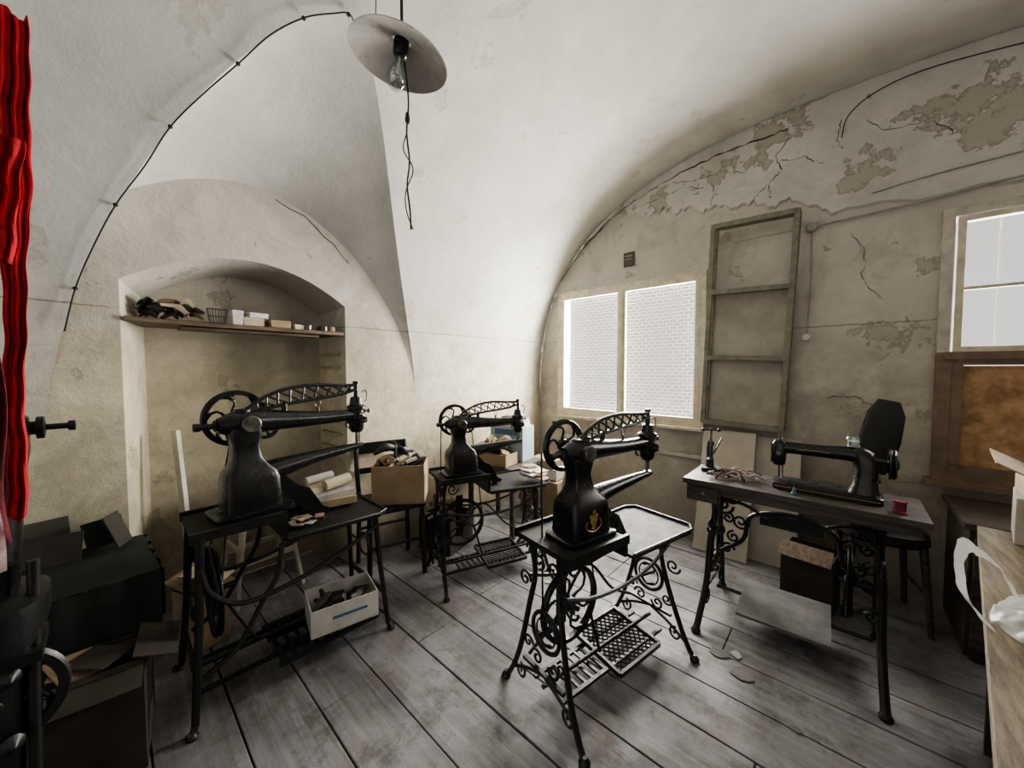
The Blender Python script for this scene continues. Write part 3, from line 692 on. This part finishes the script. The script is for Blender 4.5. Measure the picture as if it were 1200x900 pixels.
b=B('paper_bag',(-1.72,2.72,.0),30); b.loft([(0,0,0,.12,.09),(.3,0,0,.13,.1),(.52,.01,0,.10,.05),(.6,.02,0,.09,.02)],PAPER,20,3); b.done()
b=B('white_cloth_pile',(-1.63,2.02,.625),20)
for i in range(9):
    r=random.uniform; b.box((r(-.05,.05),r(-.05,.05),.01+i*.008),(r(.08,.14),r(.06,.12),.008),random.choice([WHITE,PAPER,BEIGE]),(r(-.05,.05),r(-.05,.05),r(0,3)))
b.done()

# ---------------------------------------------------------------- wood table with classic machine
b=B('sewing_table',(-.195,2.385,0),0)
b.box((0,0,.765),(.95,.38,.028),DWOOD); b.box((0,-.165,.73),(.9,.02,.045),DWOOD); b.box((0,.165,.73),(.9,.02,.045),DWOOD)
b.box((-.37,-.03,.705),(.17,.30,.09),DWOOD); b.box((-.37,-.185,.705),(.15,.012,.075),DWOOD); b.lathe([(.0,0),(.012,0),(.014,.01),(0,.016)],(-.37,-.19,.705),(0,-1,0),STEEL,12)
for sx in (-1,1):
    x=sx*.345
    for sy in(-1,1):
        fy=(.34 if sx>0 else .32) if sy<0 else .25
        b.tube(cr([(x*.97,sy*.12,.71),(x*.97,sy*.07,.58),(x,sy*.11,.42),(x,sy*.17,.22),(x*1.02,sy*fy*.88,.06),(x*1.03,sy*fy,.015)],5),crr([.018,.015,.017,.016,.016,.017],5),IRON,8)
        b.lathe([(.022,0),(.024,.012),(.012,.028)],(x*1.03,sy*fy,0),(0,0,1),IRON,14)
        spiral(b,(x,sy*.12,.52),'x',.045,1.4,.008,IRON,pi,-sy); spiral(b,(x,sy*.16,.12),'x',.045,1.3,.008,IRON,pi/2,sy)
        spiral(b,(x,sy*.05,.26),'x',.045,1.3,.007,IRON,0,sy); spiral(b,(x,sy*.05,.60),'x',.04,1.3,.007,IRON,-pi/2,-sy)
        spiral(b,(x*.83,sy*.10,.64),'y',.05,1.4,.008,IRON,0 if sx<0 else pi,sx); spiral(b,(x*.90,sy*.14,.30),'y',.038,1.3,.007,IRON,0 if sx<0 else pi,-sx)
        spiral(b,(x*.88,sy*.11,.50),'y',.032,1.3,.007,IRON,pi/2,sx)
    b.ring((x,0,.38),(1,0,0),.085,.010,IRON,28,6); b.ring((x,0,.38),(1,0,0),.05,.006,IRON,20,6); b.box((x,0,.19),(.018,.28,.02),IRON); b.box((x*.97,0,.712),(.03,.28,.02),IRON)
b.tube(cr([(-.33,.09,.30),(-.22,.09,.40),(-.18,.09,.55),(0,.09,.60),(.18,.09,.55),(.22,.09,.40),(.33,.09,.30)],6),.012,IRON,8)
b.tube(cr([(-.33,.09,.62),(-.2,.09,.60),(0,.09,.52),(.2,.09,.60),(.33,.09,.62)],6),.009,IRON,8)
for sx in(-1,1):
    spiral(b,(sx*.235,.09,.50),'y',.045,1.5,.007,IRON,0,sx); spiral(b,(sx*.27,.09,.40),'y',.035,1.4,.007,IRON,pi/2,-sx)
b.box((0,.09,.55),(.28,.014,.07),IRON)
b.cyl((-.33,0,.12),(.33,0,.12),.01,IRON)
b.box((-.01,-.04,.135),(.38,.32,.014),GBOARD,(.12,0,.03))
wheel(b,(.24,.02,.36),(1,0,0),.16,.016,IRON,6,.022,True,.028); b.cyl((.2,.02,.36),(.33,.02,.36),.012,IRON)
b.done(bev=.0015)
fc=bpy.data.curves.new('brace_letters','FONT'); fc.body='SINGER'; fc.size=.062; fc.extrude=.003; fc.align_x='CENTER'; fc.materials.append(IRON)
fo=bpy.data.objects.new('brace_letters',fc); bpy.context.scene.collection.objects.link(fo)
fo.parent=b.obj; fo.location=(0,.078,.528); fo.rotation_euler=(pi/2,0,0)

b=B('sewing_machine',(-.06,2.39,.780),0,.93)
b.loft([(0,0,0,.225,.09),(.03,0,0,.225,.09),(.036,0,0,.215,.082)],ENAM,36,8)
b.loft([(.03,.15,0,.062,.065),(.08,.155,0,.048,.055),(.15,.16,0,.042,.046),(.20,.155,0,.046,.046),(.245,.14,0,.04,.04),(.262,.13,0,.022,.024)],ENAM,24,3)
b.tube(cr([(.175,0,.205),(.10,0,.225),(0,0,.222),(-.10,0,.222),(-.18,0,.222)],6),crr([.04,.038,.033,.032,.034],6),ENAM,18)
b.loft([(.12,-.20,0,.024,.028),(.13,-.20,0,.03,.034),(.24,-.20,0,.034,.038),(.258,-.20,0,.024,.028),(.262,-.2,0,.01,.012)],ENAM,20,3)
b.box((-.236,0,.185),(.004,.05,.11),STEEL)
b.cyl((-.20,0,.05),(-.20,0,.30),.005,STEEL,seg=8); b.cyl((-.185,0.01,.045),(-.185,0.01,.28),.004,STEEL,seg=8); b.box((-.19,-.005,.043),(.03,.02,.004),STEEL)
b.lathe([(0,0),(.012,0),(.012,.01),(0,.012)],(-.20,-.038,.19),(0,-1,0),STEEL,14)
b.cyl((.175,0,.205),(.235,0,.205),.014,IRON)
wheel(b,(.25,0,.195),(1,0,0),.072,.016,ENAM,5,.024,False,.024)
b.lathe([(0,0),(.02,0),(.024,.01),(0,.016)],(.262,0,.195),(1,0,0),STEEL,16)
b.cyl((.20,-.035,.11),(.20,-.07,.11),.006,STEEL,seg=8); b.ring((.205,-.06,.13),(1,0,0),.022,.004,STEEL,16,6)
b.tube(cr([(.02,-.039,.222),(-.05,-.037,.225),(-.12,-.037,.22)],5),.0015,GOLD,4)
b.tube([(-.21,-.092,.018),(.21,-.092,.018)],.0015,GOLD,4)
b.box((-.19,0,.0375),(.07,.08,.002),STEEL)
b.done()
b=B('glass_jar',(.04,2.39,1.025)); b.lathe([(.0,0),(.024,0),(.026,.005),(.026,.045),(.024,.05),(.022,.05),(.023,.006),(0,.005)],(0,0,0),(0,0,1),JARG,20,False); b.lathe([(.0,.002),(.022,.002),(.022,.03),(0,.032)],(0,0,0),(0,0,1),WHITE,18); b.done()
b=B('thread_spool',(.19,2.27,.780)); b.lathe([(.0,0),(.026,0),(.026,.006),(.022,.008),(.022,.046),(.026,.048),(.026,.054),(.006,.054),(0,.05)],(0,0,0),(0,0,1),SPOOL,20); b.done()
b=B('thread_spool',(-.17,2.27,.780)); b.lathe([(.0,0),(.014,0),(.014,.003),(.010,.006),(.004,.03),(0,.034)],(0,0,0),(0,0,1),BLUE,16); b.done()
b=B('leather_straps',(-.44,2.36,.78))
random.seed(11)
for i in range(18):
    r=random.uniform; p=Vector((r(-.08,.10),r(-.09,.09),.012+r(0,.015))); A=r(0,2*pi); d=Vector((math.cos(A),math.sin(A),0))*r(.04,.07)
    n=Vector((-d.y,d.x,0))*r(-.8,.8)
    b.tube(cr([p-d,p+n+Vector((0,0,.02)),p+d],6),.007,random.choice([PINK,PINK,BEIGE,IRON,PAPER]),6,sq=.5)
b.ring((.02,.0,.02),(0,.2,1),.02,.003,STEEL,16,6); b.ring((.08,.0,.02),(0,-.2,1),.02,.003,STEEL,16,6); b.cyl((.02,.0,.02),(-.1,.04,.02),.004,STEEL,seg=6)
b.done()
b=B('bench_press',(-.595,2.46,.780),20)
b.box((0,0,.01),(.10,.08,.02),IRON); b.tube(cr([(0,.02,.02),(0,.03,.08),(0,.025,.15),(0,-.01,.165)],5),crr([.024,.018,.018,.02],5),IRON,10)
b.cyl((0,-.015,.06),(0,-.015,.26),.007,STEEL,seg=10); b.lathe([(.0,0),(.018,0),(.02,.01),(.01,.02)],(0,-.015,.06),(0,0,1),IRON,14)
b.cyl((-.04,-.015,.25),(.04,-.015,.25),.005,IRON,seg=8); 
for s in(-1,1): b.lathe([(0,-.01),(.01,-.006),(.01,.006),(0,.01)],(s*.042,-.015,.25),(1,0,0),IRON,12)
b.cyl((.02,.02,.1),(.06,.0,.2),.005,STEEL,seg=6); b.done()
# black chair behind table
b=B('black_chair',(.17,2.96,0),12)
b.loft([(.44,0,0,.17,.16),(.46,0,0,.19,.18),(.50,0,0,.185,.175),(.515,0,0,.15,.14)],BLACKC,28,3)
b.T=Matrix.Translation((-.02,.12,.78))@Euler((math.radians(-6),math.radians(12),0)).to_matrix().to_4x4()
b.loft([(.0,0,0,.07,.02),(.05,0,0,.09,.028),(.2,0,-.01,.095,.03),(.36,0,0,.085,.028),(.44,0,.01,.05,.02)],BLACKC,24,2.6)
b.T=Matrix.Identity(4)
b.tube(cr([(0,.1,.46),(.01,.17,.6),(.0,.14,.85)],5),.016,IRON,8)
for sx in(-1,1):
    for sy in(-1,1): b.tube([(sx*.14,sy*.13,.45),(sx*.17,sy*.17,0)],[.018,.014],DWOOD,8)
    b.cyl((sx*.155,-.15,.2),(sx*.155,.15,.2),.009,DWOOD,seg=8)
b.done()
b=B('cardboard_box',(-.12,2.80,0),-8); b.openbox((0,0,0),(.24,.24,.32),CARDD,.006); b.box((0,-.14,.34),(.24,.1,.005),SHELFW,(.7,0,0)); b.box((.02,.02,.22),(.18,.18,.1),CARDD); b.done()
# dark cabinet below right window
b=B('low_cabinet',(.78,2.98,0)); b.box((0,0,.33),(.64,.5,.62),CARDD); b.box((0,0,.655),(.68,.54,.03),DWOOD)
for sx in(-1,1): b.box((sx*.16,-.255,.33),(.29,.012,.54),DWOOD); b.lathe([(0,0),(.01,0),(.012,.012),(0,.016)],(sx*.04,-.262,.36),(0,-1,0),STEEL,12)
b.box((0,0,.012),(.6,.46,.024),CARDD); b.done(bev=.003)
b=B('paper_scraps')
random.seed(5)
for (x,y) in ((-.42,1.98),(-.36,2.02),(-.30,1.9),(.02,1.5),(-.1,1.75),(-1.4,1.9),(-.05,1.2)):
    r=random.uniform; n=7; R=r(.02,.06)
    b.prism([(x+R*r(.5,1.2)*math.cos(2*pi*k/n),y+R*r(.5,1.2)*math.sin(2*pi*k/n),.004) for k in range(n)],(0,0,.002),random.choice([PAPER,GBOARD,GBOARD]))
b.done(flat=True)

# ---------------------------------------------------------------- workbench right
b=B('workbench')
def bp(s,t,z):
    e=Vector((.19,1.232,0)).normalized(); n=Vector((e.y,-e.x,0)); o=Vector((.145,.62,0))+e*s+n*t; return Vector((o.x,o.y,z))
for k in range(4):
    t0,t1=k*.15,k*.15+.146
    b.prism([bp(0,t0,.765),bp(1.62,t0,.765),bp(1.62,t1,.765),bp(0,t1,.765)],(0,0,.035),BENCH)
b.prism([bp(0,.02,.68),bp(1.6,.02,.68),bp(1.6,.05,.68),bp(0,.05,.68)],(0,0,.085),BENCH)
for s_ in (.05,1.5):
    for t in (.04,.52): b.prism([bp(s_,t,0),bp(s_+.07,t,0),bp(s_+.07,t+.06,0),bp(s_,t+.06,0)],(0,0,.765),CARDD)
b.prism([bp(.05,.05,.25),bp(1.6,.05,.25),bp(1.6,.58,.25),bp(.05,.58,.25)],(0,0,.02),CARDD)
b.done(bev=.002)
b=B('bench_shade_blocks'); 
for z in (.275,.42,.56): b.prism([bp(.55,.13,z),bp(1.42,.13,z),bp(1.42,.5,z),bp(.55,.5,z)],(0,0,.12),CARDD)  # dark blocks added to stand for the shade under the bench
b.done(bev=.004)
p=bp(1.28,.16,.8)
b=B('cardboard_box',(p.x+.04,p.y,.801),82); b.openbox((0,0,0),(.3,.2,.30),CARD,.006)
b.box((0,.14,.30),(.3,.1,.004),CARD,(.5,0,0)); b.box((.0,0,.2),(.2,.14,.2),WHITE); b.box((-.05,.02,.32),(.1,.09,.1),LBLUE); b.done()
b=B('stacked_boxes',(p.x+.06,p.y+.28,.801),80); b.box((0,0,.08),(.2,.2,.16),WHITE); b.box((0,.01,.2),(.17,.16,.08),CREAM,(0,0,.1)); b.box((0,0,.30),(.15,.15,.12),CARD,(0,0,-.1)); b.done(bev=.002)
# crumpled carrier bag lying on the bench edge: thin film body with two flat strap handles
p=bp(.80,.05,.8)
b=B('plastic_bag',(p.x,p.y,.806),78)
from mathutils import noise as mn
def crump(P,a=.018,f=14): 
    n=mn.noise_vector(Vector(P)*f); return (P[0]+n.x*a,P[1]+n.y*a,max(.001,P[2]+n.z*a))
def bag(u,v):
    A=2*pi*u; k=max(0,1-v**1.6)**.55; R=.115
    P=(.02+R*1.15*math.cos(A)*(.12+.88*k),-.04+R*.75*math.sin(A)*(.12+.88*k),.045*v)
    P=crump(P,.022,12); return crump(P,.010,40)
b.sheet(bag,100,34,PLAST)
def ribbon(path,w0,seed):
    pts=cr(path,10); n=len(pts)
    def f(u,v):
        i=min(n-1,int(u*(n-1)+.5)); P=pts[i]; w=w0*(1+.25*math.sin(u*9+seed))
        return crump((P.x,P.y+(v-.5)*w*.6,P.z+(v-.5)*w*.8*(1 if u<2 else 1)),.006,30)
    b.sheet(f,60,6,PLAST)
ribbon([(-.10,.04,.02),(-.13,.07,.07),(-.12,.085,.13),(-.06,.085,.165),(.01,.07,.15),(.05,.03,.10),(.05,.0,.04)],.034,1)
ribbon([(.02,-.05,.03),(.06,-.03,.10),(.12,-.03,.11),(.15,-.04,.05),(.12,-.05,.01)],.034,4)
b.done(sharp=70)
b=B('awl',(bp(.45,.08,0).x,bp(.45,.08,0).y,.812),70); b.lathe([(0,0),(.009,.004),(.011,.03),(.008,.07),(.004,.075),(.003,.13),(0,.15)],(0,0,0),(1,0,0),DWOOD,12); b.done()
# ---------------------------------------------------------------- left foreground
b=B('red_curtain')
def rc(u,v):
    z=2.25-v*1.22; y0=-.145-.03*v; w=.042-.010*v+.005*math.sin(v*6)
    return (-1.50+.005*math.sin(u*13+v*3)+.003*math.sin(u*27+v*9), y0+u*w+.002*math.sin(v*23)+.0015*math.sin(v*61), z+.01*math.sin(u*7))
b.sheet(rc,30,80,RED)
def rc2(u,v):
    z=1.95-v*.30
    return (-1.485+.006*math.sin(u*12+v*5), -.165+u*(.05-.03*v)+.002*math.sin(v*17),z)
b.sheet(rc2,16,24,RED)
b.done(solid=.002)
b=B('hanging_garments')
for (x0_,y0_,w_,m_,zt,zb,ph) in ((-1.42,-.26,.10,MAR,2.25,1.0,0),(-1.36,-.30,.13,CLOTHG,2.25,.95,2),(-1.39,-.23,.06,CLOTHG,2.2,1.3,4),(-1.33,-.36,.17,BLACKC,2.25,1.1,1)):
    b.sheet(lambda u,v:(x0_+.015*math.sin(u*11+v*4+ph),y0_+u*w_+.006*math.sin(v*19+ph),zt+(zb-zt)*v),14,36,m_)
for k in range(5): b.tube(cr([(-1.35,-.20-.02*k,2.2),(-1.34,-.19-.02*k,1.8),(-1.36,-.2-.015*k,1.4+.1*k)],8),.003,random.choice([PAPER,WHITE,MAR]),6)
b.cyl((-1.9,-.33,2.26),(-.9,-.27,2.26),.012,DWOOD)
b.cyl((-1.88,-.50,2.26),(-1.88,-.50,0.0),.015,DWOOD); b.cyl((-.9,-.9,2.26),(-.9,-.27,2.26),.012,DWOOD); b.cyl((-1.88,-.50,2.26),(-1.88,-.3,2.26),.012,DWOOD)
b.done(solid=.002)
# industrial machine at left edge
b=B('industrial_sewing_machine',(-1.62,-.245,0),0)
b.loft([(0,0,0,.13,.14),(.03,0,0,.13,.14),(.05,0,0,.09,.10),(.35,0,0,.07,.08),(.62,0,0,.08,.09),(.74,0,0,.13,.12),(.80,0,0,.13,.12),(.82,0,0,.08,.09)],IRON,24,3)
b.loft([(.80,0,0,.075,.07),(.95,0,.01,.065,.07),(1.08,0,.015,.06,.07),(1.18,0,.02,.065,.08),(1.27,0,.02,.065,.08),(1.30,0,.01,.035,.035)],ENAM,24,3)
b.tube(cr([(0,-.25,1.24),(0,0,1.24),(0,.05,1.24),(0,.09,1.235)],5),crr([.04,.05,.045,.035],5),ENAM,16)
b.lathe([(.018,0),(.018,.03),(.03,.032),(.03,.045),(.008,.048),(.008,.085),(.014,.088),(.014,.10),(0,.102)],(0,.08,1.24),(0,1,0),IRON,18)
wheel(b,(.05,.02,.55),(1,0,0),.13,.02,IRON,5,.03,True,.03)
for z in (.3,.45,.62): b.lathe([(0,0),(.02,0),(.024,.01),(.012,.02),(0,.03)],(.08,.05,z),(1,.4,0),IRON,14)
b.cyl((.06,.08,.1),(.06,.10,.9),.012,IRON); b.box((.02,.06,.66),(.16,.1,.03),IRON)
b.done()
# low table with dark cover, boxes, cardboard sheets
b=B('covered_low_table',(-2.31,-.14,0),3)
for sx in(-1,1):
    for sy in(-1,1): b.box((sx*.21,sy*.2,.27),(.04,.04,.54),DWOOD)
b.box((0,0,.55),(.48,.48,.03),DWOOD)
b.sheet(lambda u,v:(-.25+.5*u+.004*math.sin(v*20),-.25+.5*v,.575+.008*math.sin(u*9)*math.sin(v*7)),16,16,GREENB)
b.sheet(lambda u,v:(.252+.012*math.sin(v*26),-.25+.5*v,.575-.24*u),8,40,GREENB)
b.sheet(lambda u,v:(-.25+.5*v,.252+.012*math.sin(v*26),.575-.20*u),8,40,GREENB)
b.done()
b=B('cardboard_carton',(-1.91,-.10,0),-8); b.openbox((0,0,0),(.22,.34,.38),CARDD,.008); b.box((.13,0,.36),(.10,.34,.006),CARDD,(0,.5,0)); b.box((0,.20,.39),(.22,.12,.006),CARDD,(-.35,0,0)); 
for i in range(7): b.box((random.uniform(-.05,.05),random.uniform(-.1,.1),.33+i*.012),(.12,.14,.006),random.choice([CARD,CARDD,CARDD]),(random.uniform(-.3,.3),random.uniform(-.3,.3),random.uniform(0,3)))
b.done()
b=B('cardboard_flap',(-2.42,.29,.0),25); b.box((0,0,.31),(.26,.16,.008),CARD,(.2,.25,.1)); b.box((.02,.02,.34),(.2,.12,.006),CREAM,(-.1,.2,.5)); b.openbox((0,0,0),(.2,.14,.28),CARD,.006); b.done()
b=B('cardboard_sheet',(-2.36,-.13,.588),0)
for (x,y,w_,h_,rz,m_) in ((-.15,-.1,.2,.16,.2,CARDD),(-.05,-.05,.18,.12,-.3,CARDD),(-.15,.1,.14,.12,.5,GREENB),(-.1,.14,.1,.15,1.1,CARDD)):
    b.box((x,y,h_/2),(.006,w_,h_),m_,(0,-.35,rz))
b.done()

# ---------------------------------------------------------------- light
def area(name,loc,rot,sx,sy,P,col):
    l=bpy.data.lights.new(name,'AREA'); l.shape='RECTANGLE'; l.size=sx; l.size_y=sy; l.energy=P; l.color=col
    o=bpy.data.objects.new(name,l); bpy.context.scene.collection.objects.link(o); o.location=loc; o.rotation_euler=rot; return o
area('daylight_window_1',(-1.75,YW+.40,1.75),(math.radians(-90),0,0),2.4,2.2,520,(1,.965,.905))
area('daylight_window_2',(1.05,YW+.40,1.65),(math.radians(-90),0,0),2.2,2.4,190,(1,.975,.94))
w=bpy.data.worlds.new('world'); bpy.context.scene.world=w; w.use_nodes=True
bg=w.node_tree.nodes['Background']; bg.inputs[0].default_value=(1,.985,.96,1); bg.inputs[1].default_value=.52

cam=bpy.data.cameras.new('camera'); co=bpy.data.objects.new('camera',cam); bpy.context.scene.collection.objects.link(co)
cam.sensor_width=36; cam.lens=12.9; cam.clip_start=.02
co.location=(0,0,1.4); co.rotation_euler=(math.radians(87.6),0,math.radians(42.2))
bpy.context.scene.camera=co
vs_=bpy.context.scene.view_settings
vs_.view_transform='AgX'
try: vs_.look='AgX - Medium High Contrast'
except Exception as ex: print(ex)
vs_.exposure=.82
